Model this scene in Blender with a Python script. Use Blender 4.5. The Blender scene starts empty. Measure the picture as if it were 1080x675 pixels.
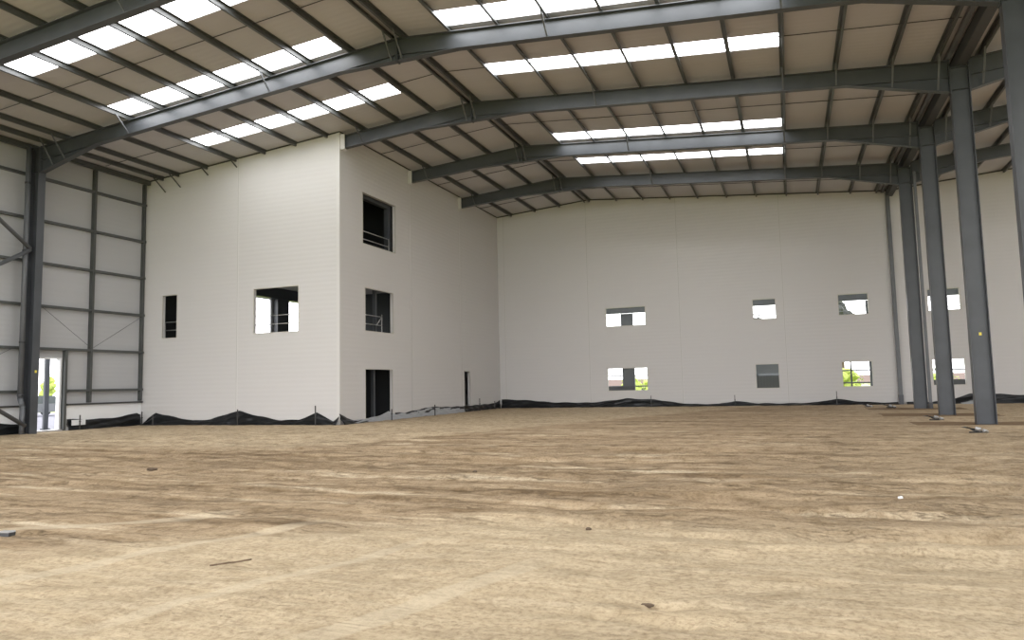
import bpy, bmesh, math, random
import numpy as np
from mathutils import Vector, Matrix
random.seed(4); rng = np.random.default_rng(7)
C = bpy.context.scene.collection
sc = bpy.context.scene

# ---------------------------------------------------------------- measures (metres)
CAM = Vector((0, 0, 1.5)); F_PX = 764.63
YAW, PITCH, ROLL = 0.3640, 0.0883, -0.0222
XL, XM, XR = -27.40, -11.25, 5.41            # left column face, ridge, valley column line
XM2, XR2 = 22.07, 38.6
FY = {'A': 13.93, 'B': 19.753, 'C': 25.575, 'D': 31.397, 'E': 37.219}
YW, YF, XC, XW = 43.04, 25.38, -17.30, -28.30   # back wall, office block front, block corner, left cladding
ZR, TAN = 12.65, 0.0813
DZ = 0.18                                     # purlin depth: roof sheet above rafter top
Y0 = -8.0
def zt(x):                                    # top of the rafters
    if x <= XR: return ZR - TAN * abs(x - XM)
    return ZR - TAN * abs(x - XM2)
def zs(x): return zt(x) + DZ                  # underside of the roof lining

# ---------------------------------------------------------------- materials
def mat(name, col, rough=0.6, metal=0.0, spec=0.5):
    m = bpy.data.materials.new(name); m.use_nodes = True
    b = m.node_tree.nodes['Principled BSDF']
    b.inputs['Base Color'].default_value = (*col, 1); b.inputs['Roughness'].default_value = rough
    b.inputs['Metallic'].default_value = metal; b.inputs['Specular IOR Level'].default_value = spec
    return m
def coords(m, scale=(1, 1, 1), rot=(0, 0, 0)):
    nt = m.node_tree; g = nt.nodes.new('ShaderNodeNewGeometry'); mp = nt.nodes.new('ShaderNodeMapping')
    mp.inputs['Scale'].default_value = scale; mp.inputs['Rotation'].default_value = rot
    nt.links.new(g.outputs['Position'], mp.inputs['Vector']); return mp.outputs['Vector']
def noise(m, vec, scale=1, detail=4, rough=.55):
    n = m.node_tree.nodes.new('ShaderNodeTexNoise'); n.inputs['Scale'].default_value = scale
    n.inputs['Detail'].default_value = detail; n.inputs['Roughness'].default_value = rough
    m.node_tree.links.new(vec, n.inputs['Vector']); return n.outputs['Fac']
def ramp(m, fac, stops):
    r = m.node_tree.nodes.new('ShaderNodeValToRGB'); e = r.color_ramp.elements
    while len(e) < len(stops): e.new(0.5)
    for i, (p, c) in enumerate(stops): e[i].position = p; e[i].color = (*c, 1) if len(c) == 3 else c
    m.node_tree.links.new(fac, r.inputs['Fac']); return r.outputs['Color']
def mix(m, fac, a, b, mode='MIX'):
    n = m.node_tree.nodes.new('ShaderNodeMix'); n.data_type = 'RGBA'; n.blend_type = mode
    L = m.node_tree.links
    for s, v in ((0, fac), (6, a), (7, b)):
        if isinstance(v, bpy.types.NodeSocket): L.new(v, n.inputs[s])
        else: n.inputs[s].default_value = v if s == 0 else (*v, 1)
    return n.outputs[2]
def math_(m, op, a, b=None, c=None, clamp=False):
    n = m.node_tree.nodes.new('ShaderNodeMath'); n.operation = op; n.use_clamp = clamp
    for i, v in enumerate((a, b, c)):
        if v is None: continue
        if isinstance(v, bpy.types.NodeSocket): m.node_tree.links.new(v, n.inputs[i])
        else: n.inputs[i].default_value = v
    return n.outputs[0]
def base(m, col): m.node_tree.links.new(col, m.node_tree.nodes['Principled BSDF'].inputs['Base Color'])
def bump(m, h, dist=.01, strength=1):
    b = m.node_tree.nodes.new('ShaderNodeBump'); b.inputs['Distance'].default_value = dist; b.inputs['Strength'].default_value = strength
    m.node_tree.links.new(h, b.inputs['Height']); m.node_tree.links.new(b.outputs['Normal'], m.node_tree.nodes['Principled BSDF'].inputs['Normal'])

def steel(name, col, rough=.5, spec=.5, metal=0.):
    m = mat(name, col, rough, metal, spec); v = coords(m)
    n = noise(m, v, 1.3, 5); base(m, ramp(m, n, [(.3, tuple(c * .85 for c in col)), (.7, tuple(c * 1.15 for c in col))]))
    return m
M = {}
M['steel'] = steel('grey painted steel', (.060, .066, .074), .42)
M['steel_light'] = steel('pale grey steel', (.11, .117, .125), .45)
M['purlin'] = steel('galvanised purlin', (.068, .073, .070), .38)
M['galv'] = steel('bright galvanised', (.5, .5, .5), .35, .5, .6)
M['gutter'] = steel('gutter steel', (.05, .05, .048), .5)
M['flash'] = mat('cream flashing', (.55, .53, .48), .5)
M['white'] = mat('white painted', (.75, .76, .76), .5)

def wall_mat(name, a, b, ribs=True):
    m = mat(name, a, .6, 0, .3); v = coords(m, (.35, .35, 5.0)); n = noise(m, v, 1.0, 6, .6)
    v2 = coords(m, (.12, .12, .10)); n2 = noise(m, v2, 1.0, 3)
    c = mix(m, n, a, b); c = mix(m, n2, c, tuple(x * .93 for x in a)); base(m, c)
    if ribs:
        g = m.node_tree.nodes.new('ShaderNodeSeparateXYZ'); gg = m.node_tree.nodes.new('ShaderNodeNewGeometry')
        m.node_tree.links.new(gg.outputs['Position'], g.inputs[0])
        s = math_(m, 'SINE', math_(m, 'MULTIPLY', g.outputs[2], 2 * math.pi / .2))
        bump(m, math_(m, 'ADD', s, math_(m, 'MULTIPLY', n, 3.)), .0012, 1)
    return m
M['wall'] = wall_mat('cream cladding', (.625, .613, .60), (.58, .568, .556))
M['wall_left'] = wall_mat('grey white cladding', (.44, .445, .45), (.395, .40, .405))
M['ceiling'] = mat('roof lining', (.36, .345, .325), .55, 0, .3)
def _ceil():
    m = M['ceiling']; v = coords(m, (.06, 1.2, .06)); n = noise(m, v, 1.0, 4)
    base(m, mix(m, n, (.52, .51, .515), (.465, .458, .463)))
    g = m.node_tree.nodes.new('ShaderNodeSeparateXYZ'); gg = m.node_tree.nodes.new('ShaderNodeNewGeometry')
    m.node_tree.links.new(gg.outputs['Position'], g.inputs[0])
    s = math_(m, 'SINE', math_(m, 'MULTIPLY', g.outputs[1], 2 * math.pi / .25)); bump(m, s, .002, 1)
_ceil()
def _roofl():
    m = bpy.data.materials.new('daylit rooflight'); m.use_nodes = True; nt = m.node_tree
    nt.nodes.remove(nt.nodes['Principled BSDF']); e = nt.nodes.new('ShaderNodeEmission')
    nt.links.new(e.outputs[0], nt.nodes['Material Output'].inputs[0])
    v = coords(m, (.05, 7, .05)); n = noise(m, v, 1, 3)
    nt.links.new(ramp(m, n, [(.3, (.94, .945, .97)), (.7, (.98, .98, 1.0))]), e.inputs[0]); e.inputs[1].default_value = ROOFL
    return m
ROOFL = 9.5; SKY = 4.35
M['rooflight'] = _roofl()
M['black'] = mat('black plastic sheet', (.007, .008, .009), .33, 0, .35)
M['greyfilm'] = mat('grey plastic sheet', (.33, .34, .35), .35, 0, .5)
M['dark'] = mat('dark board', (.05, .052, .055), .6)
M['inner'] = mat('inner wall painted shade', (.03, .033, .036), .8)  # near-black so rooms look unlit: their shade is put into the colour
M['concrete'] = steel('concrete', (.33, .32, .30), .9)
M['paving'] = steel('pale paving', (.125, .125, .15), .8)
M['grass'] = steel('rough grass', (.30, .36, .10), .9)
M['bark'] = mat('bark', (.10, .07, .05), .9)
M['roof_tile'] = mat('roof tile', (.09, .055, .04), .8)
M['render'] = mat('pale render', (.6, .58, .55), .8)
M['glassdark'] = mat('dark glass', (.04, .05, .06), .1)
M['yellow'] = mat('yellow sticker', (.75, .62, .08), .5)
M['timber'] = mat('wood', (.16, .11, .07), .8)
def leafmat(name, a, b):
    m = mat(name, a, .7); v = coords(m); n = noise(m, v, 2.5, 5, .7); base(m, ramp(m, n, [(.35, a), (.65, b)])); return m
M['leaf'] = leafmat('lime leaves', (.22, .30, .05), (.40, .46, .10))
M['leafdark'] = leafmat('dark leaves', (.006, .009, .006), (.016, .02, .012))

TRACKS = ((-2.9, 3.3, -1.9, 6.1, .13), (-6.3, 3.2, -4.9, 7.2, .12), (-4.3, 3.2, -3.3, 6.6, .10), (-9.5, 4.5, -6.2, 7.4, .14))
def dirt():
    m = mat('graded sand', (.4, .32, .22), .95, 0, .15); nt = m.node_tree
    gg = nt.nodes.new('ShaderNodeNewGeometry'); s = nt.nodes.new('ShaderNodeSeparateXYZ'); nt.links.new(gg.outputs['Position'], s.inputs[0])
    X, Y = s.outputs[0], s.outputs[1]
    rot = (0, 0, math.radians(-6))
    st = noise(m, coords(m, (.28, 2.2, 1), rot), 1.0, 9, .62)          # long grader streaks
    st2 = noise(m, coords(m, (.9, 7.0, 1), rot), 1.0, 8, .6)
    rut = noise(m, coords(m, (.07, 2.6, 1), (0, 0, math.radians(-4))), 1.0, 6, .6)
    big = noise(m, coords(m, (.05, .10, 1), rot), 1.0, 4)
    fine = noise(m, coords(m), 22, 9, .75); clod = noise(m, coords(m), 3.3, 8, .6)
    sand = ramp(m, st2, [(.25, (.46, .362, .238)), (.5, (.51, .41, .277)), (.75, (.57, .468, .33))])
    brown = ramp(m, math_(m, 'ADD', math_(m, 'MULTIPLY', st, .45), math_(m, 'MULTIPLY', rut, .55)), [(.38, (.23, .16, .092)), (.47, (.33, .245, .155)), (.54, (.41, .31, .20)), (.62, (.60, .50, .36))])
    # disturbed brown band beyond the smooth foreground, paler again near the block
    wob = math_(m, 'MULTIPLY', math_(m, 'SUBTRACT', big, .5), 9.)
    near = math_(m, 'SUBTRACT', Y, math_(m, 'ADD', 7.3, math_(m, 'MULTIPLY', math_(m, 'MINIMUM', math_(m, 'ADD', X, 3.), 0.), .8)))
    near = math_(m, 'MULTIPLY', math_(m, 'ADD', near, math_(m, 'MULTIPLY', wob, .25)), .9, clamp=True)
    far = math_(m, 'SUBTRACT', 16.5, math_(m, 'SUBTRACT', Y, math_(m, 'MULTIPLY', math_(m, 'MAXIMUM', math_(m, 'ADD', X, 12.), 0.), 2.6)))
    far = math_(m, 'MULTIPLY', math_(m, 'ADD', far, math_(m, 'MULTIPLY', wob, .3)), .45, clamp=True)
    band = math_(m, 'MULTIPLY', near, math_(m, 'MAXIMUM', far, .18))
    right = math_(m, 'SUBTRACT', 1., math_(m, 'MULTIPLY', math_(m, 'ADD', X, 1.), .14, clamp=True))
    band = math_(m, 'MULTIPLY', band, math_(m, 'ADD', math_(m, 'MULTIPLY', right, .6), .4))
    patch = ramp(m, clod, [(.40, (0, 0, 0)), (.62, (1, 1, 1))])
    c = mix(m, band, sand, brown)
    c = mix(m, .5, c, mix(m, clod, tuple(x * .72 for x in (.52, .42, .29)), tuple(x * 1.22 for x in (.52, .42, .29))), 'MULTIPLY') if 0 else c
    c = mix(m, 1., c, ramp(m, fine, [(.36, (.66, .63, .60)), (.52, (1., 1., 1.)), (.7, (1.12, 1.12, 1.12))]), 'MULTIPLY')
    c = mix(m, math_(m, 'ADD', math_(m, 'MULTIPLY', near, .5), .5), c, ramp(m, clod, [(.36, (.72, .69, .64)), (.5, (1.0, 1.0, 1.0)), (.7, (1.08, 1.08, 1.08))]), 'MULTIPLY')
    def lines(scale, rot_, w, msc, lo):
        n1 = noise(m, coords(m, scale, (0, 0, math.radians(rot_))), 1.0, 7, .62); d = math_(m, 'ABSOLUTE', math_(m, 'SUBTRACT', n1, .5))
        l = math_(m, 'SUBTRACT', 1., math_(m, 'DIVIDE', d, w), clamp=True)
        mk = ramp(m, noise(m, coords(m, msc), 1.0, 4), [(lo, (0, 0, 0)), (lo + .07, (1, 1, 1))])
        return math_(m, 'MULTIPLY', l, mk, clamp=True)
    l1 = lines((.45, 3.2, 1), -6, .010, (.5, .9, 1), .46); l2 = lines((1.4, 6.0, 1), -3, .012, (.7, 1.2, 1), .50); l3 = lines((2.2, 5., 1), 24, .010, (.9, .9, 1), .52)
    crumb = ramp(m, noise(m, coords(m), 60, 4, .8), [(.34, (1, 1, 1)), (.42, (0, 0, 0))])
    cm = ramp(m, noise(m, coords(m, (.8, 2.2, 1), rot), 1., 5, .7), [(.50, (0, 0, 0)), (.60, (1, 1, 1))])
    crumbs = math_(m, 'MULTIPLY', crumb, cm)
    dk = math_(m, 'MAXIMUM', math_(m, 'MAXIMUM', math_(m, 'MULTIPLY', l1, math_(m, 'ADD', math_(m, 'MULTIPLY', near, .8), .12)), math_(m, 'MULTIPLY', l2, math_(m, 'ADD', math_(m, 'MULTIPLY', near, .6), .2))), math_(m, 'MAXIMUM', math_(m, 'MULTIPLY', l3, .12), crumbs))
    c = mix(m, math_(m, 'MULTIPLY', dk, .62), c, (.17, .125, .08))
    # smooth paler wheel tracks pressed diagonally into the foreground
    for (ax, ay, bx_, by_, w_) in TRACKS:
        L = math.hypot(bx_ - ax, by_ - ay); ux, uy = (bx_ - ax) / L, (by_ - ay) / L
        al = math_(m, 'ADD', math_(m, 'MULTIPLY', math_(m, 'SUBTRACT', X, ax), ux), math_(m, 'MULTIPLY', math_(m, 'SUBTRACT', Y, ay), uy))
        pe = math_(m, 'ABSOLUTE', math_(m, 'SUBTRACT', math_(m, 'MULTIPLY', math_(m, 'SUBTRACT', X, ax), -uy), math_(m, 'MULTIPLY', math_(m, 'SUBTRACT', Y, ay), -ux)))
        e1 = math_(m, 'MULTIPLY', math_(m, 'SUBTRACT', w_, math_(m, 'ADD', pe, math_(m, 'MULTIPLY', math_(m, 'SUBTRACT', clod, .5), .10))), 30., clamp=True)
        e2 = math_(m, 'MULTIPLY', math_(m, 'MULTIPLY', al, 1.5, clamp=True), math_(m, 'MULTIPLY', math_(m, 'SUBTRACT', L, al), 1.5, clamp=True))
        c = mix(m, math_(m, 'MULTIPLY', math_(m, 'MULTIPLY', e1, e2), .45), c, (.60, .51, .375))
    # backfilled pits round the valley columns: browner soil in straight-edged patches
    pit = None
    for (x0, x1, y0, y1) in ((3.5, 6.9, 24.7, 26.9), (3.2, 7.1, 30.5, 32.6), (3.2, 7.1, 36.3, 38.3)):
        f = math_(m, 'MULTIPLY', math_(m, 'MULTIPLY', math_(m, 'GREATER_THAN', X, x0), math_(m, 'LESS_THAN', X, x1)),
                  math_(m, 'MULTIPLY', math_(m, 'GREATER_THAN', Y, y0), math_(m, 'LESS_THAN', Y, y1)))
        pit = f if pit is None else math_(m, 'ADD', pit, f)
    c = mix(m, math_(m, 'MULTIPLY', pit, .95), c, (.20, .135, .08))
    c = mix(m, 1., c, mix(m, math_(m, 'MULTIPLY', math_(m, 'SUBTRACT', Y, 12.), .08, clamp=True), (.93, .93, .915), (1.10, 1.09, 1.07)), 'MULTIPLY')  # far ground colour lightened to make up for weaker light there
    base(m, c)
    h = math_(m, 'ADD', math_(m, 'MULTIPLY', fine, .45), math_(m, 'ADD', math_(m, 'MULTIPLY', clod, 1.1), math_(m, 'MULTIPLY', math_(m, 'SUBTRACT', st2, math_(m, 'MULTIPLY', dk, .5)), .9)))
    h = math_(m, 'ADD', h, math_(m, 'MULTIPLY', rut, 1.2))
    bump(m, h, .034, 1.)
    return m
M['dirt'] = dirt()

# ---------------------------------------------------------------- mesh helpers
def box(bm, x0, x1, y0, y1, z0, z1):
    v = [bm.verts.new(p) for p in ((x0, y0, z0), (x1, y0, z0), (x1, y1, z0), (x0, y1, z0), (x0, y0, z1), (x1, y0, z1), (x1, y1, z1), (x0, y1, z1))]
    for f in ((0, 3, 2, 1), (4, 5, 6, 7), (0, 1, 5, 4), (1, 2, 6, 5), (2, 3, 7, 6), (3, 0, 4, 7)): bm.faces.new([v[i] for i in f])
def prism(bm, pts, axis, a, b):
    """closed polygon pts (2D) swept along axis between a and b"""
    def P(p, t):
        return {'x': (t, p[0], p[1]), 'y': (p[0], t, p[1]), 'z': (p[0], p[1], t)}[axis]
    A = [bm.verts.new(P(p, a)) for p in pts]; B = [bm.verts.new(P(p, b)) for p in pts]; n = len(pts)
    bm.faces.new(A); bm.faces.new(B[::-1])
    for i in range(n): bm.faces.new((A[i], B[i], B[(i + 1) % n], A[(i + 1) % n]))
    bmesh.ops.recalc_face_normals(bm, faces=bm.faces[:])
def tube(bm, p, q, r, n=10):
    p, q = Vector(p), Vector(q); d = (q - p); L = d.length
    m = Matrix.Translation((p + q) / 2) @ d.to_track_quat('Z', 'Y').to_matrix().to_4x4()
    bmesh.ops.create_cone(bm, cap_ends=True, segments=n, radius1=r, radius2=r, depth=L, matrix=m)
def bar(bm, p, q, w, t):
    p, q = Vector(p), Vector(q); d = (q - p); L = d.length
    m = Matrix.Translation((p + q) / 2) @ d.to_track_quat('Z', 'Y').to_matrix().to_4x4() @ Matrix.Diagonal((w, t, L, 1))
    bmesh.ops.create_cube(bm, size=1, matrix=m)
def obj(name, bm, m, parent=None, smooth=False):
    me = bpy.data.meshes.new(name); bm.to_mesh(me); bm.free()
    if smooth:
        for p in me.polygons: p.use_smooth = True
    o = bpy.data.objects.new(name, me); me.materials.append(m); C.objects.link(o)
    if parent:
        o.parent = parent; o.matrix_parent_inverse = Matrix.Translation(-parent.location)
    return o
def new(): return bmesh.new()
def tag(o, label, cat, group=None):
    o['label'] = label; o['category'] = cat
    if group: o['group'] = group
    return o
def struct(o): o['kind'] = 'structure'; return o
def thing(name, label, cat, loc=(0, 0, 0), group=None):
    o = bpy.data.objects.new(name, None); C.objects.link(o); o.location = loc; o.empty_display_size = .2
    return tag(o, label, cat, group)
def B1(x0, x1, y0, y1, z0, z1):
    b = new(); box(b, x0, x1, y0, y1, z0, z1); return b

# ---------------------------------------------------------------- walls with openings
def wall_grid(name, u_breaks, holes, ztop, axis, w0, w1, m, zbase=-.3, kinks=()):
    """vertical wall; u runs along the wall; holes (u0,u1,z0,z1); axis 'y' = wall plane y const, 'x' = plane x const"""
    us = sorted(set([round(u, 4) for u in list(u_breaks) + list(kinks) + [h[0] for h in holes] + [h[1] for h in holes]]))
    zsb = sorted(set([zbase] + [h[2] for h in holes] + [h[3] for h in holes])); bm = new()
    def P(u, w, z): return (u, w, z) if axis == 'y' else (w, u, z)
    def quad(a): bm.faces.new([bm.verts.new(p) for p in a])
    for i in range(len(us) - 1):
        a, b = us[i], us[i + 1]; levels = [(z, z) for z in zsb if z < min(ztop(a), ztop(b))] + [(ztop(a), ztop(b))]
        for j in range(len(levels) - 1):
            (l0, r0), (l1, r1) = levels[j], levels[j + 1]; mu, mz = (a + b) / 2, (l0 + l1 + r0 + r1) / 4
            if any(h[0] < mu < h[1] and h[2] < mz < h[3] for h in holes): continue
            for w in (w0, w1): quad([P(a, w, l0), P(b, w, r0), P(b, w, r1), P(a, w, l1)])
        quad([P(a, w0, ztop(a)), P(b, w0, ztop(b)), P(b, w1, ztop(b)), P(a, w1, ztop(a))])
    for (a, b, z0, z1) in holes:
        for z in (z0, z1): quad([P(a, w0, z), P(b, w0, z), P(b, w1, z), P(a, w1, z)])
        for u in (a, b): quad([P(u, w0, z0), P(u, w1, z0), P(u, w1, z1), P(u, w0, z1)])
    for u in (us[0], us[-1]): quad([P(u, w0, zbase), P(u, w1, zbase), P(u, w1, ztop(u)), P(u, w0, ztop(u))])
    bmesh.ops.remove_doubles(bm, verts=bm.verts[:], dist=.0005)
    bmesh.ops.recalc_face_normals(bm, faces=bm.faces[:])
    return struct(obj(name, bm, m))
T = .14
front_holes = [(-26.92, -26.08, 3.96, 5.92), (-21.70, -19.37, 3.95, 5.88)]
side_holes = [(27.15, 29.97, 7.85, 10.13), (27.32, 29.70, 3.99, 5.88), (27.32, 29.62, -.29, 2.29), (37.6, 38.38, -.29, 2.29)]
WX = [(-10.29, -7.91), (-1.79, -.60), (2.64, 4.09), (6.92, 8.36)]
back_holes = [(a, b, z0, z1) for a, b in WX for z0, z1 in ((.98, 2.29), (4.86, 5.95))]
left_holes = [(20.22, 21.42, -.29, 3.0), (31.2, 34.42, 4.0, 6.75), (35.78, 39.4, 4.0, 6.78)]
wall_grid('wall_front', [-28.16, XC], front_holes, lambda x: zs(x) - .01, 'y', YF, YF + T, M['wall'])
wall_grid('wall_side', [YF + T + .002, YW - .002], side_holes, lambda y: zs(XC) - .01, 'x', XC - T, XC, M['wall'])
wall_grid('wall_back', [-28.16, XR2], back_holes, lambda x: zs(x) - .01, 'y', YW, YW + T, M['wall'], kinks=(XM, XR, XM2))
wall_grid('wall_left', [Y0, 43.2], left_holes, lambda y: zs(XW) - .01, 'x', XW, XW + .12, M['wall_left'])
wall_grid('wall_right', [Y0, 43.2], [], lambda y: zs(XR2) - .01, 'x', XR2 + .02, XR2 + .16, M['wall'])

n_trim = [0]
def trim(bm, m=M['flash']):
    n_trim[0] += 1; return struct(obj('trim_%d' % n_trim[0], bm, m))
M['joint'] = mat('panel joint flashing', (.60, .59, .572), .5)
M['jointline'] = mat('panel joint gap', (.40, .39, .375), .8)
for x in (-22.62,):
    trim(B1(x - .05, x + .05, YF - .008, YF, .1, zs(x) - .02), M['joint']); trim(B1(x - .006, x + .006, YF - .012, YF - .008, .1, zs(x) - .02), M['jointline'])
for x in (-16.87, -11.38, -5.88, -.15):
    trim(B1(x - .05, x + .05, YW - .008, YW, .1, zs(x) - .02), M['joint']); trim(B1(x - .008, x + .008, YW - .012, YW - .008, .1, zs(x) - .02), M['jointline'])
for y in (31.5, 37.3):
    trim(B1(XC, XC + .008, y - .05, y + .05, .1, zs(XC) - .02), M['joint']); trim(B1(XC + .008, XC + .012, y - .008, y + .008, .1, zs(XC) - .02), M['jointline'])
# corner flashing of the block: an angle on both faces
b = new(); prism(b, [(XC + .012, YF - .012), (XC + .012, YF + .16), (XC, YF + .16), (XC, YF), (XC - .16, YF), (XC - .16, YF - .012)], 'z', .1, zs(XC) - .03)
trim(b, M['joint'])
# dark closers where walls meet the roof
b = new(); prism(b, [(-28.0, zs(-28.0) - .06), (XC, zs(XC) - .06), (XC, zs(XC) - .012), (-28.0, zs(-28.0) - .012)], 'y', YF - .03, YF); trim(b, M['gutter'])
trim(B1(XC, XC + .03, YF, YW - .01, zs(XC) - .06, zs(XC) - .012), M['gutter'])
for (a, c) in ((XC, XM), (XM, XR), (XR, XM2)):
    b = new(); prism(b, [(a, zs(a) - .07), (c, zs(c) - .07), (c, zs(c) - .012), (a, zs(a) - .012)], 'y', YW - .03, YW); trim(b, M['gutter'])

# window / door surrounds: thin flashing returns
def surround(name, axis, w, hole, m=M['flash'], bottom=True, depth=.012, wd=.035):
    u0, u1, z0, z1 = hole; bm = new(); z0 = max(z0, .02)
    def bx(a, b_, c, d):
        if axis == 'y': box(bm, a, b_, w - depth, w + .02, c, d)
        else: box(bm, w - .02, w + depth, a, b_, c, d)
    bx(u0 - wd, u0, z0, z1 + wd); bx(u1, u1 + wd, z0, z1 + wd); bx(u0, u1, z1, z1 + wd)
    if bottom: bx(u0 - wd, u1 + wd, z0 - wd, z0)
    return struct(obj(name, bm, m))
k = 1
for h in front_holes: surround('window_%d' % k, 'y', YF, h); k += 1
for h in side_holes[:2]: surround('window_%d' % k, 'x', XC, h); k += 1
for h in back_holes: surround('window_%d' % k, 'y', YW, h); k += 1
surround('door_2', 'x', XC, side_holes[2], bottom=False); surround('door_3', 'x', XC, side_holes[3], bottom=False)

# ---------------------------------------------------------------- roof lining with rooflight strips
rows = [(y, y + .95) for y in (-4.3, -.45, 3.4, 7.25, 11.1, 14.97)] + [(18.7, 19.67), (22.62, 23.6)]
rowsR = rows + [(30.4, 31.37), (34.35, 35.3)]
SLOPES = [('left', -28.3, XM, -22.8, -13.3, rows), ('right', XM, XR, -9.43, .24, rowsR), ('next', XR, XM2, 10.6, 20.25, rowsR), ('far', XM2, 38.76, 24., 33.6, rowsR)]
bm = new()
for nm, xa, xb, ra, rb, rws in SLOPES:
    xs_ = [xa, ra, rb, xb]; ys = sorted([Y0] + [y for r in rws for y in r] + [43.2])
    for i in range(3):
        for j in range(len(ys) - 1):
            if i == 1 and any(abs(ys[j] - r[0]) < 1e-6 for r in rws): continue
            x0, x1, y0, y1 = xs_[i], xs_[i + 1], ys[j], ys[j + 1]
            def Z(x): return (ZR - TAN * abs(x - (XM if nm in ('left', 'right') else XM2))) + DZ
            vs = [bm.verts.new(p) for p in ((x0, y0, Z(x0)), (x1, y0, Z(x1)), (x1, y1, Z(x1)), (x0, y1, Z(x0)),
                                            (x0, y0, Z(x0) + .1), (x1, y0, Z(x1) + .1), (x1, y1, Z(x1) + .1), (x0, y1, Z(x0) + .1))]
            for f in ((0, 3, 2, 1), (4, 5, 6, 7), (0, 1, 5, 4), (1, 2, 6, 5), (2, 3, 7, 6), (3, 0, 4, 7)): bm.faces.new([vs[q] for q in f])
struct(obj('ceiling', bm, M['ceiling']))
ORD = ['first', 'second', 'third', 'fourth', 'fifth', 'sixth', 'seventh', 'eighth', 'ninth', 'tenth', 'eleventh']
RLAB = {('left', 14.97): 'long white rooflight strip beside the nearest roof rafter at the top left corner',
        ('left', 18.7): 'long white rooflight strip on the left slope, just in front of the bright-webbed rafter',
        ('left', 22.62): 'white rooflight strip on the left roof slope above the front wall of the white block',
        ('right', 18.7): 'white rooflight strip at the top edge, nearest one seen on the right roof slope',
        ('right', 22.62): 'white rooflight strip on the right slope between the second and third rafters from the camera',
        ('right', 30.4): 'white rooflight strip on the right slope, just in front of the fourth rafter',
        ('right', 34.35): 'farthest and smallest white rooflight strip, between the last two rafters'}
for nm, xa, xb, ra, rb, rws in SLOPES:
    for (y0, y1) in rws:
        if nm == 'far' and y0 < 8: continue
        bm = new(); n = 20; pr = []
        for i in range(n + 1):
            y = y0 + .012 + (y1 - y0 - .024) * i / n; pr.append((y, .03 + (.018 if i % 5 == 2 else 0)))
        def Z(x): return (ZR - TAN * abs(x - (XM if nm in ('left', 'right') else XM2))) + DZ
        for off in (0, .006):
            A = [bm.verts.new((ra + .005, y, Z(ra) + h + off)) for y, h in pr]; Bv = [bm.verts.new((rb - .005, y, Z(rb) + h + off)) for y, h in pr]
            for i in range(n): bm.faces.new((A[i], Bv[i], Bv[i + 1], A[i + 1]))
        lab = RLAB.get((nm, y0), 'white rooflight strip on the %s roof slope, behind the camera' % nm if y0 < 14 else 'white rooflight strip on the %s roof slope at the side of the view' % nm)
        tag(obj('rooflight', bm, M['rooflight']), lab, 'rooflight', 'rooflights')

# ---------------------------------------------------------------- purlins (Z sections)
def purlin(x, y0, y1, label, flip=False, d=DZ - .008, grp='roof purlins'):
    z = zt(x) + .004; s = -1 if flip else 1; t = .014; f = .075
    tp = z + d
    pts = [(x - s * f, z), (x, z), (x, tp - t), (x + s * f, tp - t), (x + s * f, tp), (x - s * t, tp), (x - s * t, z + t), (x - s * f + s * t, z + t), (x - s * f + s * t, z + .03), (x - s * f, z + .03)]
    b = new(); prism(b, pts if not flip else pts[::-1], 'y', y0, y1)
    return tag(obj('roof_purlin', b, M['purlin']), label, 'purlin', grp)
LX = [-12.99, -14.62, -16.24, -17.87, -19.48, -21.12, -22.73, -24.38, -26.06, -27.0]
for i, x in enumerate(LX):
    end = YF - .02 if x < XC else YW - .03
    purlin(x, Y0, end, 'grey roof purlin, %s one down the left slope from the ridge pair' % ORD[i])
purlin(-11.43, Y0, YW - .03, 'left purlin of the close pair along the ridge', True)
purlin(-11.05, Y0, YW - .03, 'right purlin of the close pair along the ridge')
RX = [-9.41, -7.80, -6.19, -4.57, -2.95, -1.33, .27, 1.9, 3.53, 4.80]
for i, x in enumerate(RX):
    purlin(x, Y0, YW - .03, 'grey roof purlin, %s one down the right slope from the ridge pair' % ORD[i], True)
for i, x in enumerate([6.02, 7.5, 9.1, 10.7, 12.3]):
    purlin(x, Y0, YW - .03, 'roof purlin beyond the valley columns, %s one up the next roof slope' % ORD[i], True)
# valley gutter and its eaves beams
tg = thing('valley_gutter', 'dark gutter trough along the roof valley above the row of columns', 'gutter', (XR, Y0, 11.3))
b = new(); prism(b, [(XR - .08, 11.10), (XR + .20, 11.10), (XR + .25, 11.42), (XR + .235, 11.42), (XR + .19, 11.115), (XR - .07, 11.115), (XR - .115, 11.42), (XR - .13, 11.42)], 'y', Y0, YW - .03)
obj('trough', b, M['dark'], tg)  # near-black colour stands in for the shadow on the gutter side
b = new(); box(b, XR - .36, XR - .22, Y0, YW - .03, 11.345, 11.36); box(b, XR - .36, XR - .345, Y0, YW - .03, 11.36, 11.47); obj('gutter_support', b, M['steel_light'], tg)
# eaves beam along the left wall
tag(obj('eaves_beam', B1(-27.95, -27.80, 8.0, YF - .02, zt(-27.8) - .06, zt(-27.8) + .15), M['purlin']), 'dark eaves beam along the top of the left wall', 'beam')

# anti-sag rods at mid bay between the purlins
for yb, lab in ((16.9, 'nearest bay'), (22.76, 'bay above the block front'), (28.6, 'bay behind the block corner'), (34.4, 'second bay from the back'), (40.2, 'back bay')):
    for side, xx in (('left', [-27.6 if yb < 25 else XC + .02] + [-11.45]), ('right', [-11.05, 5.0])):
        b = new(); a_, c_ = xx; tube(b, (a_, yb, zt(a_) + .12), (c_, yb, zt(c_) + .12), .015, 6)
        tag(obj('sag_rod', b, M['gutter']), 'thin dark rod across the purlins on the %s slope, %s' % (side, lab), 'rod', 'roof sag rods')

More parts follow.
